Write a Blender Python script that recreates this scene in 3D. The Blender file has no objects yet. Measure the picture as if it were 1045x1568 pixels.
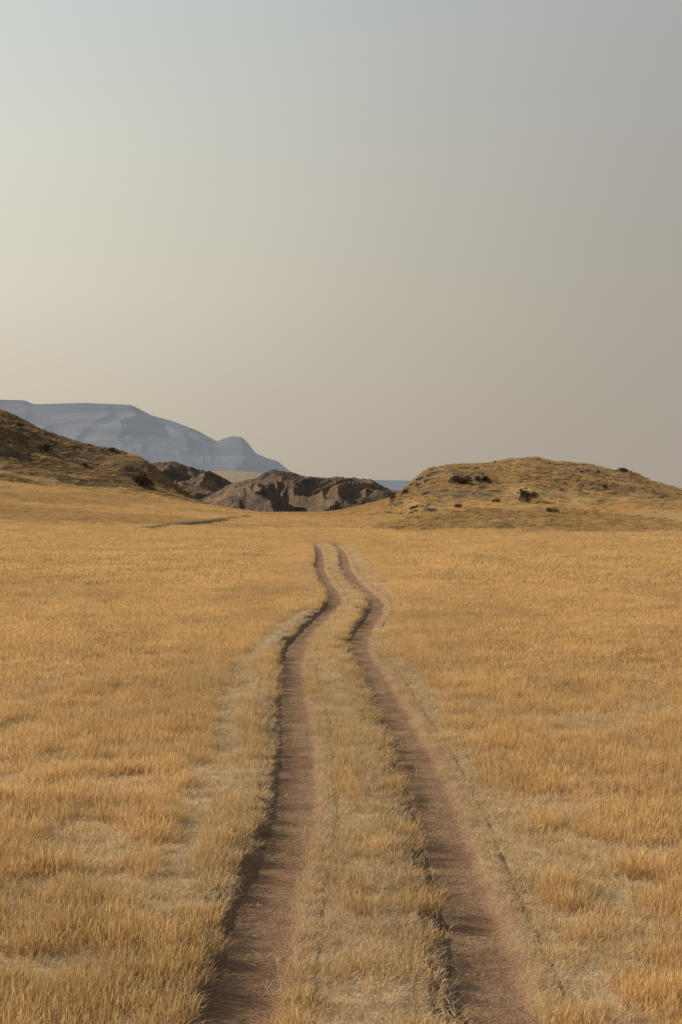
import bpy, math, random
import numpy as np
from mathutils import Vector
from mathutils.bvhtree import BVHTree

rng = np.random.default_rng(7)
random.seed(7)
F = 2613.0; H = 3.3; HY = 770.0; CX = 522.5

scene = bpy.context.scene
scene.view_settings.view_transform = 'Standard'
scene.view_settings.look = 'None'
scene.view_settings.exposure = 0

# ------------------------------------------------------------- noise helpers
def _h(xi, yi, seed):
    m = 0xffffffff
    h = (xi.astype(np.int64) * 374761393 + yi.astype(np.int64) * 668265263 + seed * 974634777) & m
    h = ((h ^ (h >> 13)) * 1274126177) & m
    h = (h ^ (h >> 16)) & m
    h = (h * 668265263) & m
    h = h ^ (h >> 15)
    return (h & 0xffffff) / float(0xffffff)

def vn(x, y, seed=0):
    x = np.asarray(x, float); y = np.asarray(y, float)
    xi = np.floor(x); yi = np.floor(y)
    fx = x - xi; fy = y - yi
    fx = fx * fx * fx * (fx * (fx * 6 - 15) + 10)
    fy = fy * fy * fy * (fy * (fy * 6 - 15) + 10)
    a = _h(xi, yi, seed); b = _h(xi + 1, yi, seed)
    c = _h(xi, yi + 1, seed); d = _h(xi + 1, yi + 1, seed)
    return (a * (1 - fx) + b * fx) * (1 - fy) + (c * (1 - fx) + d * fx) * fy

def fbm(x, y, o=4, seed=0):
    s = 0; a = 1; t = 0
    for i in range(o):
        s = s + a * vn(x * 2 ** i + 17.3 * i, y * 2 ** i - 9.1 * i, seed + i); t += a; a *= .5
    return s / t

def ridged(x, y, o=4, seed=0):
    s = 0; a = 1; t = 0
    for i in range(o):
        s = s + a * (1 - np.abs(2 * vn(x * 2 ** i + 7.7 * i, y * 2 ** i + 3.1 * i, seed + i) - 1)); t += a; a *= .45
    return s / t

def ss(a, b, x):
    t = np.clip((x - a) / (b - a), 0, 1)
    return t * t * (3 - 2 * t)

# ------------------------------------------------------------- terrain height
def G(x, y):
    x = np.asarray(x, float); y = np.asarray(y, float)
    yy = np.maximum(y, 1.0)
    px = np.clip(CX + x / yy * F, -900, 1900)
    z = 0.10 * (fbm(x / 7, y / 7, 3, 3) - .5)
    z = z + 1.0 * (fbm(x / 80, y / 80, 3, 5) - .5) * ss(170, 320, y)
    wl = np.clip((395 - px) / 395, 0, 1.4)
    z = z + 9.5 * wl * np.clip((y - 180) / 270, 0, 1.3) ** 1.15
    z = z + 5 * ss(480, 670, px) * ss(240, 400, y)
    z = z + 0.5 * ss(300, 430, y)
    f = ss(470, 680, y)
    return z * (1 - f) + (-12) * f

def mesh_grid(name, X, Y, Z, attrs=None, mat=None, smooth=True):
    n, m = X.shape
    v = np.stack([X, Y, Z], -1).reshape(-1, 3)
    idx = np.arange(n * m).reshape(n, m)
    f = np.stack([idx[:-1, :-1], idx[:-1, 1:], idx[1:, 1:], idx[1:, :-1]], -1).reshape(-1, 4)
    me = bpy.data.meshes.new(name)
    me.vertices.add(len(v)); me.vertices.foreach_set('co', v.ravel().astype(np.float32))
    me.loops.add(f.size); me.loops.foreach_set('vertex_index', f.ravel().astype(np.int32))
    me.polygons.add(len(f)); me.polygons.foreach_set('loop_start', np.arange(0, f.size, 4, dtype=np.int32))
    me.update(calc_edges=True)
    if smooth: me.polygons.foreach_set('use_smooth', np.ones(len(f), bool))
    for k, a in (attrs or {}).items():
        at = me.attributes.new(k, 'FLOAT', 'POINT'); at.data.foreach_set('value', np.asarray(a, np.float32).ravel())
    ob = bpy.data.objects.new(name, me); scene.collection.objects.link(ob)
    if mat: me.materials.append(mat)
    return ob, v, f

# ------------------------------------------------------------- materials
class NT:
    def __init__(s, name):
        s.m = bpy.data.materials.new(name); s.m.use_nodes = True
        s.t = s.m.node_tree; s.t.nodes.clear()
        s.out = s.t.nodes.new('ShaderNodeOutputMaterial')
    def n(s, typ, **k):
        nd = s.t.nodes.new(typ)
        for a, b in k.items(): setattr(nd, a, b)
        return nd
    def l(s, a, b): s.t.links.new(a, b)
    def noise(s, vec, scale, detail=4, rough=.55):
        nd = s.n('ShaderNodeTexNoise'); nd.inputs['Scale'].default_value = scale
        nd.inputs['Detail'].default_value = detail; nd.inputs['Roughness'].default_value = rough
        s.l(vec, nd.inputs['Vector']); return nd.outputs['Fac']
    def mapr(s, v, a, b, c=0., d=1., smooth=True):
        nd = s.n('ShaderNodeMapRange'); nd.interpolation_type = 'SMOOTHSTEP' if smooth else 'LINEAR'
        s.l(v, nd.inputs[0])
        for i, q in enumerate((a, b, c, d)): nd.inputs[i + 1].default_value = q
        return nd.outputs[0]
    def mix(s, f, a, b, mode='MIX'):
        nd = s.n('ShaderNodeMix', data_type='RGBA', blend_type=mode)
        for sock, q in ((nd.inputs[0], f), (nd.inputs[6], a), (nd.inputs[7], b)):
            if isinstance(q, bpy.types.NodeSocket): s.l(q, sock)
            elif isinstance(q, (int, float)): sock.default_value = q
            else: sock.default_value = (*q, 1)
        return nd.outputs[2]
    def math(s, op, a, b=0.):
        nd = s.n('ShaderNodeMath', operation=op)
        for sock, q in ((nd.inputs[0], a), (nd.inputs[1], b)):
            if isinstance(q, bpy.types.NodeSocket): s.l(q, sock)
            else: sock.default_value = q
        return nd.outputs[0]
    def scalevec(s, v, sx, sy, sz):
        nd = s.n('ShaderNodeMapping'); nd.inputs['Scale'].default_value = (sx, sy, sz)
        s.l(v, nd.inputs[0]); return nd.outputs[0]
    def pos(s):
        return s.n('ShaderNodeNewGeometry').outputs['Position']
    def attr(s, name, typ='GEOMETRY'):
        nd = s.n('ShaderNodeAttribute'); nd.attribute_name = name; nd.attribute_type = typ
        return nd
    def bsdf(s, col, rough=.95, bump=None, bstr=.5, bdist=.05, emis=None, estr=0):
        b = s.n('ShaderNodeBsdfPrincipled'); b.inputs['Roughness'].default_value = rough
        b.inputs['Specular IOR Level'].default_value = .1
        if isinstance(col, bpy.types.NodeSocket): s.l(col, b.inputs['Base Color'])
        else: b.inputs['Base Color'].default_value = (*col, 1)
        if bump is not None:
            bn = s.n('ShaderNodeBump'); bn.inputs['Strength'].default_value = bstr
            bn.inputs['Distance'].default_value = bdist
            s.l(bump, bn.inputs['Height']); s.l(bn.outputs[0], b.inputs['Normal'])
        if emis is not None:
            b.inputs['Emission Color'].default_value = (*emis, 1); b.inputs['Emission Strength'].default_value = estr
        s.l(b.outputs[0], s.out.inputs[0]); return b

def mat_ground():
    s = NT('dry_grassland_soil'); p = s.pos()
    n1 = s.noise(p, .9, 5); n2 = s.noise(p, 7, 5, .7); n3 = s.noise(p, 40, 3, .7)
    soil = s.mix(s.mapr(n2, .3, .7), (.30, .20, .12), (.50, .375, .245))
    soil = s.mix(s.mapr(n1, .35, .65), soil, (.49, .375, .255))
    soil = s.mix(s.mapr(n3, .35, .7), soil, (.60, .47, .31))
    f1 = s.noise(p, .35, 5, .6); f2 = s.noise(p, 3.0, 3, .7); f3 = s.noise(p, .02, 4, .6)
    far = s.mix(s.mapr(f1, .3, .7), (.36, .22, .082), (.44, .28, .11))
    far = s.mix(s.mapr(f2, .35, .75, 0, .7), far, (.27, .16, .065))
    far = s.mix(s.mapr(f3, .4, .62, 0, .5), far, (.40, .255, .12))
    sep = s.n('ShaderNodeSeparateXYZ'); s.l(p, sep.inputs[0])
    col = s.mix(s.mapr(sep.outputs['Y'], 45, 150), soil, far)
    col = s.mix(s.attr('rut').outputs['Fac'], col, s.mix(s.mapr(n2, .35, .65), (.25, .155, .09), (.38, .26, .155)))
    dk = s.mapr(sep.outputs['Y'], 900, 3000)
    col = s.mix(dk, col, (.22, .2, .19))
    s.bsdf(col, .95, n2, .6, .04); return s.m

def mat_dirt(name='rutted_dirt', k=1.0):
    s = NT(name); p = s.pos()
    n1 = s.noise(p, 2.0, 5); n2 = s.noise(p, 18, 5, .7); n3 = s.noise(p, 90, 3, .8)
    tr = s.noise(s.scalevec(p, 1.5, 9, 1), 1.2, 4, .6)
    q = lambda *c: tuple(v * k for v in c)
    c = s.mix(s.mapr(n1, .35, .65), q(.25, .14, .076), q(.345, .205, .117))
    c = s.mix(s.mapr(n2, .42, .75, 0, .6), c, q(.44, .285, .17))
    c = s.mix(s.mapr(n3, .50, .72, 0, .7), c, q(.14, .078, .043))
    a = s.attr('edge').outputs['Fac']
    c = s.mix(a, c, s.mix(s.mapr(n2, .4, .6), q(.28, .172, .094), q(.42, .295, .175)))
    h = s.math('ADD', s.math('MULTIPLY', tr, 1.2), n2)
    s.bsdf(c, .95, h, 1.0, .06); return s.m

def mat_hill(name, grass, brown, rock, rockiness=.5, sc=1.0, bd=.6, emis=None, es=0, gcol=((.36, .225, .088), (.44, .285, .12))):
    s = NT(name); p = s.pos()
    g = s.attr('grassy').outputs['Fac']
    n1 = s.noise(p, .045 * sc, 5, .6); n2 = s.noise(p, .35 * sc, 5, .7); n3 = s.noise(p, 1.6 * sc, 4, .8)
    n4 = s.noise(s.scalevec(p, 1, .5, 2.5), .12 * sc, 6, .7)
    c = s.mix(s.mapr(n1, .35, .65), grass, brown)
    c = s.mix(s.mapr(n3, .42, .62, 0, .75), c, tuple(q * .45 for q in brown))
    rk = s.math('ADD', n4, s.math('MULTIPLY', n2, .5))
    th = 1.05 - rockiness * .5
    rm = s.mapr(rk, th - .1, th + .06)
    rm = s.math('MULTIPLY', rm, s.math('SUBTRACT', 1.0, g))
    c = s.mix(rm, c, s.mix(s.mapr(n3, .4, .6), rock, tuple(q * 1.7 for q in rock)))
    far = s.mix(s.mapr(n2, .3, .7), gcol[0], gcol[1])
    c = s.mix(g, c, far)
    h = s.math('ADD', s.math('MULTIPLY', n3, .35), n2)
    s.bsdf(c, .95, h, .9, bd, emis, es); return s.m

def mat_grass(name='dry_golden_grass'):
    s = NT(name)
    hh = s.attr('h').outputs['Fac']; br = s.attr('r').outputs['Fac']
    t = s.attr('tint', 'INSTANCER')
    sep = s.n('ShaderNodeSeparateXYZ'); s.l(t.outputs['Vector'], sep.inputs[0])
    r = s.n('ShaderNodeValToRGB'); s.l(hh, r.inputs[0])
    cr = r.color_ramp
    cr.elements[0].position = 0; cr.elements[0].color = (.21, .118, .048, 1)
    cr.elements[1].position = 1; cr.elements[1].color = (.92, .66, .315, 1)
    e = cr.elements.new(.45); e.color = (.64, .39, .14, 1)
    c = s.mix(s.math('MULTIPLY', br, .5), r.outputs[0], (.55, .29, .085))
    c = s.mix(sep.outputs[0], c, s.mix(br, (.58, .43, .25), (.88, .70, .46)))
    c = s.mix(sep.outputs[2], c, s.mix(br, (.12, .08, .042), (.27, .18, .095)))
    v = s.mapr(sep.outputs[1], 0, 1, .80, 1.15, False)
    cb = s.n('ShaderNodeCombineColor')
    for i in range(3): s.l(v, cb.inputs[i])
    c = s.mix(1.0, c, cb.outputs[0], 'MULTIPLY')
    d = s.n('ShaderNodeBsdfDiffuse'); tr = s.n('ShaderNodeBsdfTranslucent')
    s.l(c, d.inputs[0]); s.l(c, tr.inputs[0])
    mx = s.n('ShaderNodeMixShader'); mx.inputs[0].default_value = .4
    s.l(d.outputs[0], mx.inputs[1]); s.l(tr.outputs[0], mx.inputs[2])
    s.l(mx.outputs[0], s.out.inputs[0]); return s.m

# ------------------------------------------------------------- tracks (world centre lines)
Lp = [(1568,362),(1500,372),(1450,385),(1400,395),(1350,412),(1300,432),(1250,445),(1200,450),(1150,453),(1100,452),(1050,446),(1010,444),(985,453),(960,474),(940,497),(920,513),(905,511),(890,498),(870,489),(850,490),(838,487),(828,474)]
Rp = [(1568,765),(1500,745),(1450,730),(1400,716),(1350,700),(1300,684),(1250,667),(1200,650),(1150,630),(1100,608),(1060,588),(1020,565),(1000,551),(980,547),(960,557),(940,572),(920,578),(905,565),(890,544),(870,530),(850,526),(838,519),(828,502)]
def to_world(pts, near=None):
    d = [F * H / (py - HY) for py, px in pts]; x = [(px - CX) * dd / F for (py, px), dd in zip(pts, d)]
    if near: d = [n[0] for n in near] + d; x = [n[1] for n in near] + x
    d = np.array(d); x = np.array(x); o = np.argsort(d)
    g = np.exp(np.linspace(math.log(3), math.log(200), 900))
    xi = np.interp(g, d[o], x[o]); k = np.hanning(17); k /= k.sum()
    xi = np.convolve(np.pad(xi, 8, mode='edge'), k, 'valid')
    return g, xi
Lw = to_world(Lp, [(3, -.78), (7, -.74)]); Rw = to_world(Rp, [(3, .9), (7, .95)])
def XL(y): return np.interp(y, *Lw)
def XR(y): return np.interp(y, *Rw)
RUT_END = (128, 160)
# flattened wheel marks beside the main ruts
soft = []
for pts, hw, st in [
    ([(930,482),(960,440),(985,412),(1010,378),(1050,358),(1100,350),(1150,346),(1200,350),(1250,362)], .21, 1.0),
    ([(1150,338),(1200,322),(1250,304),(1300,286),(1360,262),(1420,240)], .18, .9),
    ([(1010,372),(1040,384),(1070,398),(1120,410),(1200,418),(1260,420),(1310,400)], .18, .9),
    ([(985,468),(1010,478),(1050,498),(1100,508),(1150,500),(1200,498),(1300,500),(1400,505),(1568,520)], .17, .85),
    ([(1000,500),(1050,520),(1100,545),(1150,560),(1200,572),(1300,590),(1400,600),(1568,600)], .15, .75),
    ([(905,580),(925,590),(950,585),(980,572),(1010,575),(1040,605),(1070,635),(1110,655),(1150,680),(1200,705)], .21, 1.0),
    ([(1000,590),(1030,622),(1060,648),(1090,672)], .23, 1.0),
    ([(1150,690),(1200,712),(1250,742),(1300,760),(1400,800),(1480,845),(1568,900)], .25, .9),
    ([(830,492),(850,500),(870,512),(900,525),(930,535),(960,505),(985,480)], .24, .8),
    ([(832,535),(850,542),(870,555),(895,578),(920,592)], .25, .9),
    ([(1350,455),(1420,440),(1568,425)], .16, .7)]:
    g, xx = to_world(pts); ds = [F * H / (a - HY) for a, b in pts]
    soft.append((g, xx, min(ds), max(ds), hw, st))
def softmask(x, y):
    m = np.zeros_like(x)
    for g, xx, a, b, hw, st in soft:
        w = hw * (1 + np.clip(y - 25, 0, 60) / 55)
        dd = np.abs(x - np.interp(y, g, xx) + .12 * (vn(y * 1.3, x * 0, int(a)) - .5))
        end = ss(a - .03 * a, a + .05 * a, y) * (1 - ss(b - .06 * b, b + .02 * b, y))
        brk = .45 + .55 * ss(.28, .52, fbm(x * .9 + a, y * .45, 2, 31))
        m = np.maximum(m, st * brk * end * (1 - ss(w * .7, w * 1.5, dd)))
    return m

M_ground = mat_ground(); M_dirt = mat_dirt(); M_dirt2 = mat_dirt('compacted_dark_dirt', .5); M_grass = mat_grass()

# ------------------------------------------------------------- ground sheet
uu = np.sinh(np.linspace(-1, 1, 401) * 3.4) / math.sinh(3.4) * 1.5
yy = np.concatenate([np.linspace(-30, 4, 20), np.exp(np.linspace(math.log(4.3), math.log(30000), 640))])
U, Yg = np.meshgrid(uu, yy)
Xg = U * (np.maximum(Yg, 0) + 30)
dmg = np.minimum(np.abs(Xg - XL(Yg)), np.abs(Xg - XR(Yg)))
Zg = G(Xg, Yg) - .22 * (1 - ss(.24, .54, dmg)) * (1 - ss(125, 158, Yg)) * (Yg > 2)
ground, gv, gf = mesh_grid('ground', Xg, Yg, Zg, {'rut': (1 - ss(.40, .80, dmg)) * (1 - ss(125, 158, Yg))}, mat=M_ground)

# ------------------------------------------------------------- dirt track: two sunken ruts joined
def rut_grid(fx, seed):
    ys = [2.2]
    while ys[-1] < 156: ys.append(ys[-1] + max(.06, ys[-1] * .006))
    ys = np.array(ys); c = np.linspace(-1, 1, 29)
    C, Yy = np.meshgrid(c, ys)
    hw = .53 + .05 * (fbm(Yy * .5, Yy * 0 + seed, 3, seed) - .5) * 2
    X = fx(Yy) + C * hw
    a = np.abs(C)
    prof = -.13 + .145 * ss(.42, .86, a)
    Z = G(X, Yy) + prof + .035 * (fbm(X * 5, Yy * 5, 4, seed) - .5) * (1 - ss(.7, 1, a)) \
        + .014 * np.sin(Yy * 38 + 3 * fbm(X * 3, Yy * 2, 2, 8)) * (a < .5) * fbm(X, Yy * .7, 2, 4) * .8
    Z = Z - .035 * ss(.9, 1, a)
    e = ss(.5, .9, a + .5 * (fbm(X * 6, Yy * 6, 3, 12) - .5))
    return X, Yy, Z, e
parts = []
for i, fx in enumerate((XL, XR)):
    X, Yy, Z, e = rut_grid(fx, 11 + i)
    ob, v, f = mesh_grid('rut', X, Yy, Z, {'edge': e}, M_dirt); parts.append(ob)
bpy.ops.object.select_all(action='DESELECT')
for o in parts: o.select_set(True)
bpy.context.view_layer.objects.active = parts[0]
bpy.ops.object.join(); parts[0].name = 'dirt_track'

# ------------------------------------------------------------- hills
hill_surfs = []
def hill(name, pts, dr, df, db, mat, gul=.16, gs=30., step=1.0, nt=110, shp=1.0, seed=0, grass_t=.25, rough=.5, base=None, hf=1.0, oc=5, sm=9, spur=2.2, wob=.35):
    pp = np.array(pts, float)
    px = np.arange(pp[0, 0], pp[-1, 0] + .1, step)
    py0 = np.interp(px, pp[:, 0], pp[:, 1])
    def smo(a, w):
        k = np.hanning(max(5, int(w / step) | 1)); k /= k.sum(); r = len(k) // 2
        return np.convolve(np.pad(a, r, mode='edge'), k, 'valid')
    py = smo(py0, sm); pyb = smo(py0, 70)
    u = (px - CX) / F
    zr = H + (HY - py) * dr / F; zb = H + (HY - pyb) * dr / F
    t = np.concatenate([np.linspace(0, 1, nt), 1 + np.linspace(0, 1, nt // 4)[1:]])
    Um, T = np.meshgrid(u, t)
    tt = np.clip(T, 0, 1)
    ZR = zb[None, :] + (zr - zb)[None, :] * tt ** 5
    D = np.where(T <= 1, df + (dr - df) * T, dr + (db - dr) * (T - 1))
    D = D - (1 - tt) * (dr - df) * wob * (fbm(Um * dr / gs, T * 0, 3, seed) - .5)
    X = Um * D
    B = G(X, D) if base is None else np.full_like(X, base)
    s = (1 - (1 - tt) ** 1.7) * (.35 + .65 * tt) if shp == 1.0 else tt ** shp
    Zm = B - .35 + (ZR - B + .35) * s
    hh = np.maximum(ZR - B, 0)
    warp = 1.2 * (fbm(X / gs / 2, D / gs / 2, 3, seed + 3) - .5)
    n = ridged(X / gs + warp, D / gs / spur, oc, seed + 1) - .62
    n2 = fbm(X / gs * 4, D / gs * 3, 4, seed + 9) - .5
    Zm = Zm + hh * gul * n * 4 * tt * (1 - tt) ** .6 * (T < 1) + hh * .05 * rough * n2 * ss(.05, .3, tt)
    Zm = Zm + hf * rough * .9 * (fbm(X / 3.0, D / 3.0, 3, seed + 20) - .5) * (dr / 500) * ss(.1, .5, tt) * ss(0, 3, hh)
    back = np.clip(T - 1, 0, 1)
    Zm = Zm * (1 - ss(0, 1, back)) + (B - 3) * ss(0, 1, back)
    gr = 1 - ss(grass_t * .3, grass_t * 1.6, tt + .5 * (fbm(X / 12, D / 12, 3, seed + 4) - .5))
    ob, v, f = mesh_grid(name, X, D, Zm, {'grassy': gr}, mat)
    hill_surfs.append((name, X, D, Zm, gr, nt))
    return ob

M_l = mat_hill('brown_hill_scrub', (.31, .195, .095), (.18, .115, .062), (.06, .043, .03), .47)
M_r = mat_hill('tan_hill_scrub', (.41, .26, .118), (.27, .173, .086), (.08, .053, .036), .54)
M_m = mat_hill('grassy_mound', (.32, .20, .083), (.24, .155, .07), (.12, .08, .045), .2, gcol=((.30, .185, .075), (.36, .23, .095)))
M_d = mat_hill('dark_rocky_hill', (.23, .142, .074), (.11, .07, .042), (.048, .034, .025), .5, .3, 1.6, (.35, .34, .35), .014)  # faint grey emission imitates air haze over these hills
M_t = mat_hill('tan_plateau', (.36, .25, .14), (.31, .215, .125), (.16, .13, .11), .3, .2, 1, (.5, .45, .42), .10)  # pale emission stands in for distance haze on the plateau

hill('hill', [(-600,640),(-420,600),(-250,592),(-100,606),(0,626),(60,654),(120,676),(180,688),(215,701),(240,717),(270,741),(300,764),(325,780),(390,796)],
     520, 425, 640, M_l, gul=.20, gs=26, seed=40, grass_t=.15, rough=.75)
hill('hill', [(540,800),(575,788),(596,773),(610,758),(630,740),(655,719),(690,711),(750,712),(790,704),(815,701),(850,708),(900,712),(935,721),(965,722),(1000,739),(1045,750),(1150,765),(1300,772),(1500,790)],
     400, 285, 500, M_r, gul=.26, gs=22, seed=60, grass_t=.25, rough=.8)
hill('grassy_mound', [(500,815),(560,807),(600,799),(650,789),(700,779),(740,777),(790,781),(850,777),(900,783),(960,788),(1045,798),(1200,806),(1400,822)],
     228, 168, 275, M_m, gul=.14, gs=16, seed=80, grass_t=.15, rough=.35)
hill('rocky_hill', [(60,770),(140,740),(200,718),(235,709),(262,706),(285,713),(310,720),(335,731),(360,742),(420,750),(500,760)],
     1300, 1000, 1500, M_d, gul=.46, gs=38, seed=100, grass_t=.02, rough=1.0, base=-14, hf=.7, spur=3.0)
hill('rocky_hill', [(240,790),(300,770),(330,755),(350,745),(385,734),(420,724),(450,729),(472,738),(500,732),(515,730),(540,733),(560,737),(590,748),(620,754),(680,760),(760,780)],
     900, 600, 1100, M_d, gul=.52, gs=27, seed=131, grass_t=.02, rough=1.0, base=-14, hf=.7, spur=3.5)
hill('distant_plateau', [(150,740),(230,722),(300,720),(380,722),(440,728),(470,734),(520,742),(600,760)],
     3000, 2200, 4500, M_t, gul=.1, gs=200, seed=140, grass_t=.02, rough=.3, base=-14, hf=.2)

# far ranges, aerial haze put into their colour and emission
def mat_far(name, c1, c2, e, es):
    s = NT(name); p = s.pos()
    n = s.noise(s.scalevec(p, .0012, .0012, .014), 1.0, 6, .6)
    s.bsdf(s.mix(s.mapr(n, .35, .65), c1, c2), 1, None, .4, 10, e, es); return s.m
M_mesa = mat_far('painted_haze_rock', (.015, .015, .016), (.065, .06, .056), (.258, .276, .305), .64)  # blue-grey glow imitates light scattered by the air, rock itself is dark
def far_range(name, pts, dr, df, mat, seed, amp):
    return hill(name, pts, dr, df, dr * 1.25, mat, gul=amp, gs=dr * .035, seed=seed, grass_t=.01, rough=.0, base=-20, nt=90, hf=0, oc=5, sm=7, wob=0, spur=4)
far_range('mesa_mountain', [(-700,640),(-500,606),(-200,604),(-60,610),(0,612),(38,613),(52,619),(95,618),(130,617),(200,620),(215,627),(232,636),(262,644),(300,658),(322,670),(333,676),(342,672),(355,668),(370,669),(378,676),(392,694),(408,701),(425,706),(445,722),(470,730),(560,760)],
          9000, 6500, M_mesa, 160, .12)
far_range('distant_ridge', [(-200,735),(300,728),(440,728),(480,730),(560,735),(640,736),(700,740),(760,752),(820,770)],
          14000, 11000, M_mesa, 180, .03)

# ------------------------------------------------------------- BVH for placement
allv = []; allf = []; off = 0
for X, Y, Z in [(Xg, Yg, Zg)] + [(a[1], a[2], a[3]) for a in hill_surfs]:
    n, m = X.shape; idx = np.arange(n * m).reshape(n, m) + off; off += n * m
    allv.append(np.stack([X, Y, Z], -1).reshape(-1, 3))
    allf.append(np.stack([idx[:-1, :-1], idx[:-1, 1:], idx[1:, 1:], idx[1:, :-1]], -1).reshape(-1, 4))
bvh = BVHTree.FromPolygons(np.concatenate(allv).tolist(), np.concatenate(allf).tolist())
cam_loc = Vector((0, 0, H))
def hit(px, py):
    d = Vector(((px - CX) / F, 1, (HY - py) / F)).normalized()
    loc, nor, i, dist = bvh.ray_cast(cam_loc, d)
    return loc

# second, distant track crossing the left slope
tp = [hit(px, py) for px, py in [(222,811),(245,808),(270,805),(300,802),(330,799),(355,795),(380,791)]]
tp = np.array([tuple(p) for p in tp if p is not None and p.y < 460])
tt_ = np.linspace(0, len(tp) - 1, 160)
cx_ = np.interp(tt_, range(len(tp)), tp[:, 0]); cy_ = np.interp(tt_, range(len(tp)), tp[:, 1])
k = np.hanning(27); k /= k.sum()
cx_ = np.convolve(np.pad(cx_, 13, mode='edge'), k, 'valid'); cy_ = np.convolve(np.pad(cy_, 13, mode='edge'), k, 'valid')
FT = (cx_, cy_)
tx = np.gradient(cx_); ty = np.gradient(cy_); L = np.hypot(tx, ty) + 1e-6
Cc = np.linspace(-1, 1, 9)[None, :]
C = Cc * 1.3
X2 = cx_[:, None] - (ty / L)[:, None] * C; Y2 = cy_[:, None] + (tx / L)[:, None] * C
mesh_grid('dirt_track', X2, Y2, G(X2, Y2) + .30 - .48 * Cc ** 4, {'edge': X2 * 0}, M_dirt2)

# ------------------------------------------------------------- bushes
def leaf_mat():
    s = NT('dark_shrub_foliage'); r = s.attr('r').outputs['Fac']
    c = s.mix(r, (.035, .030, .018), (.10, .08, .045)); s.bsdf(c, .9); return s.m
M_leaf = leaf_mat()
s_ = NT('shrub_bark'); s_.bsdf(s_.mix(s_.noise(s_.pos(), 9), (.06, .045, .03), (.13, .1, .07)), .95); M_bark = s_.m
def bush(name, px, py, w, h, seed, n=1500):
    loc = hit(px, py)
    if loc is None: return
    r = np.random.default_rng(seed)
    nb = 14
    cs = np.stack([r.uniform(-.38, .38, nb) * w, r.uniform(-.35, .35, nb) * w, r.uniform(.25, .78, nb) * h], 1)
    cs[:, 2] *= 1 - .6 * (np.hypot(cs[:, 0], cs[:, 1]) / w) ** 1
    rad = r.uniform(.13, .24, nb) * w
    verts = []; faces = []; rr = []
    for i in range(n):
        k = r.integers(nb); d = r.normal(size=3); d /= np.linalg.norm(d)
        p = cs[k] + d * rad[k] * r.uniform(.6, 1.08) * np.array([1, 1, .8]); p[2] = max(p[2], .05)
        a = r.normal(size=3); a /= np.linalg.norm(a); b = np.cross(a, r.normal(size=3)); b /= np.linalg.norm(b)
        s = w * r.uniform(.018, .045); j = len(verts)
        verts += [p - a * s, p + b * s * .5, p + a * s, p - b * s * .5]; faces.append((j, j + 1, j + 2, j + 3))
        rr += [r.uniform(0, 1)] * 4
    nl = len(faces)
    for k in range(nb):
        c = cs[k]; r0 = .02 * w; r1 = .006 * w; j = len(verts); st = np.array([r.uniform(-.05, .05) * w, r.uniform(-.05, .05) * w, -.15])
        for (q, ra) in ((st, r0), ((st + c) / 2 + r.normal(size=3) * .03 * w, (r0 + r1) / 2), (c, r1)):
            for a in range(5):
                verts.append(q + ra * np.array([math.cos(a * 1.2566), math.sin(a * 1.2566), 0])); rr.append(.5)
        for L in range(2):
            for a in range(5):
                faces.append((j + L * 5 + a, j + L * 5 + (a + 1) % 5, j + L * 5 + 5 + (a + 1) % 5, j + L * 5 + 5 + a))
    me = bpy.data.meshes.new(name); me.from_pydata([tuple(v) for v in verts], [], faces)
    me.materials.append(M_leaf); me.materials.append(M_bark)
    for i, p in enumerate(me.polygons): p.material_index = 0 if i < nl else 1
    at = me.attributes.new('r', 'FLOAT', 'POINT'); at.data.foreach_set('value', np.array(rr, np.float32))
    ob = bpy.data.objects.new(name, me); ob.location = loc; scene.collection.objects.link(ob)
for i, (px, py, w, h) in enumerate([(217,746,40,22),(706,743,34,18),(738,741,26,15),(809,770,34,25),(604,768,14,14),(70,690,24,11),(846,786,18,11),(702,778,13,8),(954,723,16,9),(622,757,13,9),(172,692,15,8),(760,770,13,7),(30,655,18,9),(130,715,13,7),(925,748,12,7),(236,813,8,6),(244,813,6,5)]):
    l = hit(px, py); q = l.y / F if l else .15
    bush('shrub', px, py, w * q, h * q, 300 + i)

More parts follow.
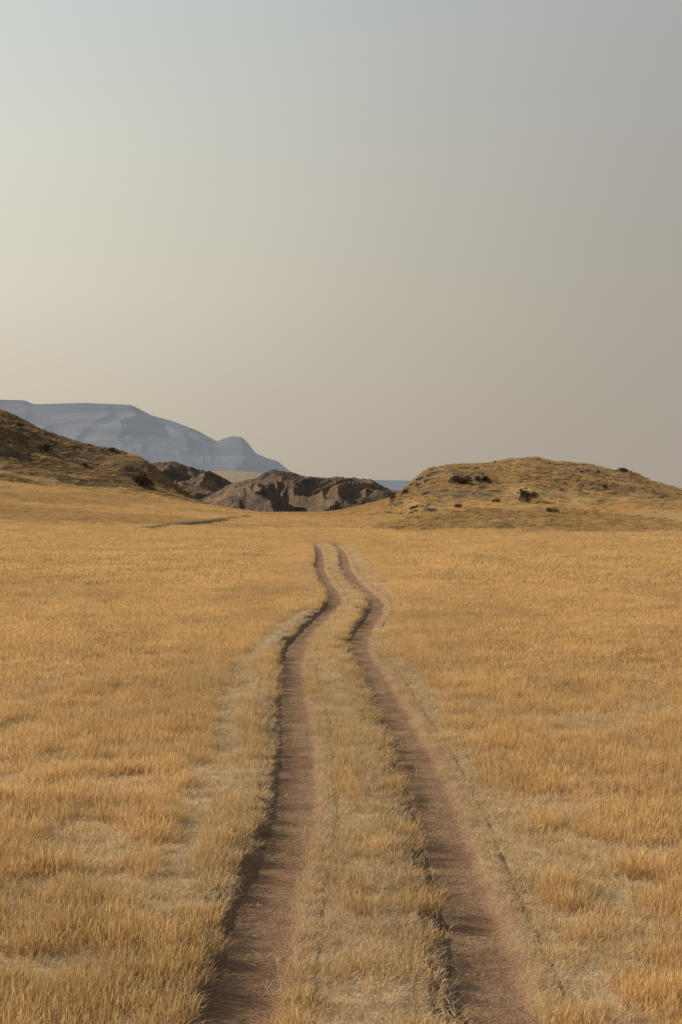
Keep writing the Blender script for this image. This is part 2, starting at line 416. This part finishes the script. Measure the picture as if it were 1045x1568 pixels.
# ------------------------------------------------------------- rocks on the slopes (one mesh)
def gridpos(surf, n, tmin, tmax, jmin=0., jmax=1.):
    name, X, D, Z, gr, nt = surf
    i = rng.uniform(tmin, tmax, n) * (nt - 1); j = rng.uniform(jmin, jmax, n) * (X.shape[1] - 1.01)
    ii = i.astype(int); jj = j.astype(int); fi = i - ii; fj = j - jj
    def b(A): return (A[ii, jj] * (1 - fi) + A[ii + 1, jj] * fi) * (1 - fj) + (A[ii, jj + 1] * (1 - fi) + A[ii + 1, jj + 1] * fi) * fj
    return b(X), b(D), b(Z), b(gr)
import bmesh
bm = bmesh.new(); bmesh.ops.create_icosphere(bm, subdivisions=2, radius=1)
ico = np.array([v.co[:] for v in bm.verts]); icf = np.array([[v.index for v in f.verts] for f in bm.faces]); bm.free()
RV = []; RF = []; o_ = 0
def rocks(surf, n, tmin, tmax, j0, j1, s0, s1):
    global o_
    x, y, z, g = gridpos(surf, n, tmin, tmax, j0, j1)
    cl = fbm(x / 7, y / 7, 3, 222)
    for a, b, c, q in zip(x, y, z, cl):
        if q < .46: continue
        s = rng.uniform(s0, s1) * rng.uniform(.5, 1)
        v = ico * (1 + .35 * (vn(ico[:, 0] * 1.7 + a, ico[:, 1] * 1.7 + ico[:, 2] * 2.3 + b, 5) - .5) * 2)[:, None]
        v = np.sign(v) * np.abs(v) ** .8
        an = rng.uniform(0, 6.28); ca, sa = math.cos(an), math.sin(an)
        v = v * np.array([rng.uniform(.8, 1.5), rng.uniform(.7, 1.2), rng.uniform(.45, .8)]) * s
        v = np.stack([v[:, 0] * ca - v[:, 1] * sa, v[:, 0] * sa + v[:, 1] * ca, v[:, 2]], 1) + np.array([a, b, c + .05 * s])
        RV.append(v); RF.append(icf + o_); o_ += len(v)
rocks(hill_surfs[0], 900, .3, 1, .55, .98, .2, .65)
rocks(hill_surfs[1], 800, .3, 1, .06, .6, .15, .55)
rocks(hill_surfs[1], 320, .05, .95, .03, .13, .3, .9)
s = NT('dark_rock'); n = s.noise(s.pos(), 1.3, 5, .7); s.bsdf(s.mix(s.mapr(n, .35, .65), (.07, .05, .036), (.18, .12, .075)), .9, n, .8, .2)
me = bpy.data.meshes.new('rocks'); me.from_pydata(np.concatenate(RV).tolist(), [], np.concatenate(RF).tolist()); me.materials.append(s.m)
scene.collection.objects.link(bpy.data.objects.new('rocks', me))

# ------------------------------------------------------------- grass tufts
tcol = bpy.data.collections.new('grass_tufts')
def tuft(name, nb, rad, h0, h1, w, lean, flat=False, seed=0, head=True):
    r = np.random.default_rng(seed); V = []; Fc = []; Hh = []; R = []
    for i in range(nb):
        a = r.uniform(0, 2 * math.pi); q = rad * math.sqrt(r.uniform(0, 1))
        b = np.array([q * math.cos(a), q * math.sin(a), -.01])
        L = r.uniform(h0, h1); th = r.uniform(0, 2 * math.pi)
        if flat: el = r.uniform(.05, .7)
        else: el = math.pi / 2 - abs(r.normal(0, lean))
        d = np.array([math.cos(th) * math.cos(el), math.sin(th) * math.cos(el), math.sin(el)])
        if not flat: d = d + np.array([.12, -.05, 0]); d /= np.linalg.norm(d)
        sag = np.array([d[0], d[1], -.35 if not flat else -.4]) * L * r.uniform(.05, .3)
        pa = r.uniform(0, math.pi); sd = np.array([math.cos(pa), math.sin(pa), 0.])
        j = len(V); rb = r.uniform(0, 1)
        if head and r.uniform() < .7: ws = [(0, .5), (.6, .45), (.8, 1.15)]
        else: ws = [(0, 1.0), (.5, .8)]
        for t, k in ws:
            c = b + d * L * t + sag * t * t
            V += [c - sd * w * k / 2, c + sd * w * k / 2]; Hh += [t] * 2; R += [rb] * 2
        V.append(b + d * L + sag); Hh.append(1); R.append(rb)
        m = len(ws)
        for k in range(m - 1): Fc.append((j + 2 * k, j + 2 * k + 1, j + 2 * k + 3, j + 2 * k + 2))
        Fc.append((j + 2 * m - 2, j + 2 * m - 1, j + 2 * m))
    me = bpy.data.meshes.new(name); me.from_pydata([tuple(v) for v in V], [], Fc); me.materials.append(M_grass)
    for k, a in (('h', Hh), ('r', R)):
        at = me.attributes.new(k, 'FLOAT', 'POINT'); at.data.foreach_set('value', np.array(a, np.float32))
    ob = bpy.data.objects.new(name, me); tcol.objects.link(ob)
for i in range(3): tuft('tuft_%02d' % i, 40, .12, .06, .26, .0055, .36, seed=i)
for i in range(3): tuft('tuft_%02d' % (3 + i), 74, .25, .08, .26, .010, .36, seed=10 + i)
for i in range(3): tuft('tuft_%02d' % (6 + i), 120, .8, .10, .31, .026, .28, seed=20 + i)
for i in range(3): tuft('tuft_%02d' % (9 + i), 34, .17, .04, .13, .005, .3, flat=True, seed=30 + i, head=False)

P = []; K = []; S = []; T = []
def field(d0, d1, dens, kind0, zs=1.0, spill=.0, corridor=None, cut=None, big=1.0):
    um = .225
    if corridor:
        n = int((d1 - d0) * 2 * corridor * dens)
        d = rng.uniform(d0, d1, n); x = (XL(d) + XR(d)) / 2 + rng.uniform(-corridor, corridor, n)
    else:
        n = int(um * (d1 * d1 - d0 * d0) * dens)
        d = np.sqrt(rng.uniform(d0 * d0, d1 * d1, n)); x = rng.uniform(-um, um, n) * d
        if d0 < 12: x = rng.uniform(-um - .05, um + .05, n) * d
    dl = np.abs(x - XL(d)); dr = np.abs(x - XR(d)); dm = np.minimum(dl, dr)
    endf = 1 - ss(*RUT_END, d)
    wid = .255 + spill + .12 * (fbm(x * 2, d * 1.2, 2, 77) - .5) + .0010 * np.clip(d - 40, 0, 90)
    rutm = (1 - ss(wid, wid + .12, dm)) * endf
    mid = ((x > XL(d)) & (x < XR(d))) * endf
    xc = (XL(d) + XR(d)) / 2
    flank = (1 - ss(1.0, 2.2, np.abs(x - xc))) * endf
    sm = softmask(x, d)
    nearf = 1 - ss(20, 38, d)
    pn = fbm(x * .8 + 3, d * .5, 4, 51); pn2 = fbm(x * 2.3, d * 1.5, 3, 57)
    patch = ss(.46, .62, pn * .42 + pn2 * .58) * (.12 + .88 * nearf)
    pm = np.clip(np.maximum(patch * .82, sm), 0, 1)
    pm = np.maximum(pm, mid * (.08 + .5 * ss(.42, .58, pn2)))
    pm = np.maximum(pm, flank * .4 * ss(.35, .6, pn2))
    keep = rng.uniform(size=n) < (1 - rutm) * (1 - .66 * pm)
    if corridor is None and cut: keep &= ~((np.abs(x - xc) < cut - .3) & (d < 155))
    hn = .86 + .24 * fbm(x * 1.1, d * .7, 3, 90)
    hs = hn * (1 - .63 * pm) * (1 - .08 * mid) * (1 - .3 * rutm) * (1 - .25 * ss(.55, .25, dm) * endf) * rng.uniform(.75, 1.25, n) * zs
    brown = np.clip(.18 * rng.uniform(size=n) + .12 * (pn < .42), 0, 1)
    if d0 > 200: brown = brown + .22 * ss(.45, .55, fbm(x / 25, d / 40, 3, 17)) + .06
    tint = np.stack([np.clip(.06 + .66 * pm + .10 * flank * pn2 + rng.normal(0, .10, n), 0, 1),
                     np.clip(fbm(x * .35, d * .15, 3, 99) * .9 + .05 + rng.normal(0, .28, n), 0, 1), brown], 1)
    if d0 > 200:
        px = CX + x / d * F; keep &= px < 690
        ftd = np.full(len(x), 99.)
        for a, b in zip(FT[0][::4], FT[1][::4]): ftd = np.minimum(ftd, np.hypot(x - a, (d - b)))
        keep &= ftd > 2.5
    x, d, hs, tint = x[keep], d[keep], hs[keep], tint[keep]
    P.append(np.stack([x, d, G(x, d)], 1)); K.append(kind0 + rng.integers(0, 3, len(x)))
    S.append(np.stack([np.full_like(hs, big), np.full_like(hs, big), hs], 1)); T.append(tint)
field(7.5, 22, 108, 0)
field(22, 34, 70, 0)
field(34, 50, 62, 0, corridor=3.5)
field(50, 158, 26, 3, spill=.12, corridor=4.0)
field(30, 50, 22, 3, spill=.1, cut=3.5)
field(50, 72, 20, 3, cut=4.0)
field(66, 215, 3.2, 6, cut=4.5)
field(205, 480, .75, 6, zs=1.1, big=1.7)
# stubble in the open ground
n = 30000
d = np.sqrt(rng.uniform(60, 38 ** 2, n)); x = rng.uniform(-.27, .27, n) * d
dm = np.minimum(np.abs(x - XL(d)), np.abs(x - XR(d)))
k = (dm > .37) | (rng.uniform(size=n) < .015); x, d = x[k], d[k]
P.append(np.stack([x, d, G(x, d) + .005], 1)); K.append(9 + rng.integers(0, 3, len(x)))
S.append(np.repeat(rng.uniform(.7, 1.3, len(x))[:, None], 3, 1)); T.append(np.stack([rng.uniform(.2, .9, len(x)), rng.uniform(.1, 1, len(x)), rng.uniform(0, .25, len(x))], 1))

def scatter(name, P, K, S, T):
    P = np.concatenate(P); K = np.concatenate(K); S = np.concatenate(S); T = np.concatenate(T)
    me = bpy.data.meshes.new(name); me.vertices.add(len(P)); me.vertices.foreach_set('co', P.astype(np.float32).ravel())
    R = np.zeros((len(P), 3)); R[:, 2] = rng.uniform(-.9, .9, len(P))
    R[:, :2] = rng.normal(0, .10, (len(P), 2))
    a = me.attributes.new('kind', 'INT', 'POINT'); a.data.foreach_set('value', K.astype(np.int32))
    for nm, arr in (('rot', R), ('scl', S), ('tint', T)):
        a = me.attributes.new(nm, 'FLOAT_VECTOR', 'POINT'); a.data.foreach_set('vector', arr.astype(np.float32).ravel())
    ob = bpy.data.objects.new(name, me); scene.collection.objects.link(ob)
    ng = bpy.data.node_groups.new(name + '_scatter', 'GeometryNodeTree')
    ng.interface.new_socket('Geometry', in_out='INPUT', socket_type='NodeSocketGeometry')
    ng.interface.new_socket('Geometry', in_out='OUTPUT', socket_type='NodeSocketGeometry')
    gi = ng.nodes.new('NodeGroupInput'); go = ng.nodes.new('NodeGroupOutput')
    ip = ng.nodes.new('GeometryNodeInstanceOnPoints'); ci = ng.nodes.new('GeometryNodeCollectionInfo')
    ci.inputs['Collection'].default_value = tcol; ci.inputs['Separate Children'].default_value = True; ci.inputs['Reset Children'].default_value = True
    ip.inputs['Pick Instance'].default_value = True
    def na(nm, ty):
        nd = ng.nodes.new('GeometryNodeInputNamedAttribute'); nd.data_type = ty; nd.inputs['Name'].default_value = nm
        return nd.outputs['Attribute']
    ng.links.new(gi.outputs[0], ip.inputs['Points']); ng.links.new(ci.outputs[0], ip.inputs['Instance'])
    ng.links.new(na('kind', 'INT'), ip.inputs['Instance Index'])
    ng.links.new(na('rot', 'FLOAT_VECTOR'), ip.inputs['Rotation'])
    ng.links.new(na('scl', 'FLOAT_VECTOR'), ip.inputs['Scale'])
    ng.links.new(ip.outputs[0], go.inputs[0])
    md = ob.modifiers.new('scatter', 'NODES'); md.node_group = ng
    print(name, len(P)); return ob
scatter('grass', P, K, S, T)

# scrubby tufts on the slopes
P = []; K = []; S = []; T = []
def slope(surf, n, tmin, tmax, sc, pale, brown):
    x, y, z, g = gridpos(surf, n, tmin, tmax)
    m = fbm(x / 9, y / 9, 4, 200)
    k = rng.uniform(size=n) < ss(.35, .6, m) * .8 + .2
    x, y, z, g, m = x[k], y[k], z[k], g[k], m[k]; n = len(x)
    P.append(np.stack([x, y, z - .03], 1)); K.append(6 + rng.integers(0, 3, n))
    s = rng.uniform(.6, 1.3, n) * sc
    S.append(np.stack([s * .6, s * .6, s * rng.uniform(.8, 1.4, n)], 1))
    br = np.clip(brown * (1 - .8 * g) + .35 * (fbm(x / 14, y / 14, 3, 66) - .5) + rng.normal(0, .15, n) + (rng.uniform(size=n) < .15) * .7 * (1 - g), 0, 1)
    T.append(np.stack([np.full(n, pale), rng.uniform(0, 1, n), br], 1))
slope(hill_surfs[0], 20000, 0, .99, 1.5, .1, .58)
slope(hill_surfs[1], 24000, 0, .99, 1.2, .12, .34)
slope(hill_surfs[2], 20000, .02, .99, .9, .03, .36)
scatter('hillside_grass', P, K, S, T)

# ------------------------------------------------------------- sun, sky
EL = math.radians(28); AZ = math.radians(68)     # azimuth from +Y towards -X
sd = Vector((-math.cos(EL) * math.sin(AZ), math.cos(EL) * math.cos(AZ), math.sin(EL)))
sun = bpy.data.lights.new('sun', 'SUN'); sun.energy = 5.0; sun.angle = math.radians(.6); sun.color = (1, .91, .78)
so = bpy.data.objects.new('sun', sun); so.rotation_euler = sd.to_track_quat('Z', 'Y').to_euler(); so.location = (-60, 20, 60); scene.collection.objects.link(so)

w = bpy.data.worlds.new('World'); scene.world = w; w.use_nodes = True
t = w.node_tree; t.nodes.clear()
out = t.nodes.new('ShaderNodeOutputWorld')
sky = t.nodes.new('ShaderNodeTexSky'); sky.sky_type = 'NISHITA'; sky.sun_disc = False
sky.sun_elevation = EL; sky.sun_rotation = -AZ; sky.dust_density = 6; sky.air_density = 1.2
bg1 = t.nodes.new('ShaderNodeBackground'); bg1.inputs[1].default_value = .06; t.links.new(sky.outputs[0], bg1.inputs[0])
tc = t.nodes.new('ShaderNodeTexCoord'); sp = t.nodes.new('ShaderNodeSeparateXYZ'); t.links.new(tc.outputs['Generated'], sp.inputs[0])
def lin(c): 
    return tuple(((v / 255) / 12.92 if v / 255 < .04045 else ((v / 255 + .055) / 1.055) ** 2.4) for v in c) + (1,)
def ramp(stops):
    r = t.nodes.new('ShaderNodeValToRGB'); cr = r.color_ramp
    mr = t.nodes.new('ShaderNodeMapRange'); mr.inputs[1].default_value = 0; mr.inputs[2].default_value = .4
    t.links.new(sp.outputs[2], mr.inputs[0]); t.links.new(mr.outputs[0], r.inputs[0])
    for i, (p, c) in enumerate(stops):
        e = cr.elements[i] if i < 2 else cr.elements.new(p)
        e.position = p; e.color = lin(c)
    return r.outputs[0]
rl = ramp([(0, (196, 186, 167)), (1, (150, 165, 176)), (.12, (207, 198, 177)), (.30, (221, 214, 196)), (.5, (219, 218, 205)), (.71, (207, 214, 209))])
rr = ramp([(0, (169, 158, 146)), (1, (118, 130, 142)), (.12, (169, 160, 149)), (.30, (169, 162, 151)), (.5, (168, 164, 157)), (.71, (167, 169, 166))])
mr = t.nodes.new('ShaderNodeMapRange'); mr.interpolation_type = 'SMOOTHSTEP'
t.links.new(sp.outputs[0], mr.inputs[0]); mr.inputs[1].default_value = -.32; mr.inputs[2].default_value = .26
mx = t.nodes.new('ShaderNodeMix'); mx.data_type = 'RGBA'
t.links.new(mr.outputs[0], mx.inputs[0]); t.links.new(rl, mx.inputs[6]); t.links.new(rr, mx.inputs[7])
bg2 = t.nodes.new('ShaderNodeBackground'); t.links.new(mx.outputs[2], bg2.inputs[0]); bg2.inputs[1].default_value = 1.09
ms = t.nodes.new('ShaderNodeMixShader'); ms.inputs[0].default_value = .87
t.links.new(bg1.outputs[0], ms.inputs[1]); t.links.new(bg2.outputs[0], ms.inputs[2]); t.links.new(ms.outputs[0], out.inputs[0])

# ------------------------------------------------------------- camera
cd = bpy.data.cameras.new('camera'); cd.sensor_fit = 'VERTICAL'; cd.sensor_height = 36; cd.sensor_width = 24; cd.lens = 60
cd.clip_end = 60000; cd.clip_start = .1
co = bpy.data.objects.new('camera', cd); co.location = (0, 0, H)
co.rotation_euler = (math.radians(90) - (784 - HY) / F, 0, 0); scene.collection.objects.link(co); scene.camera = co
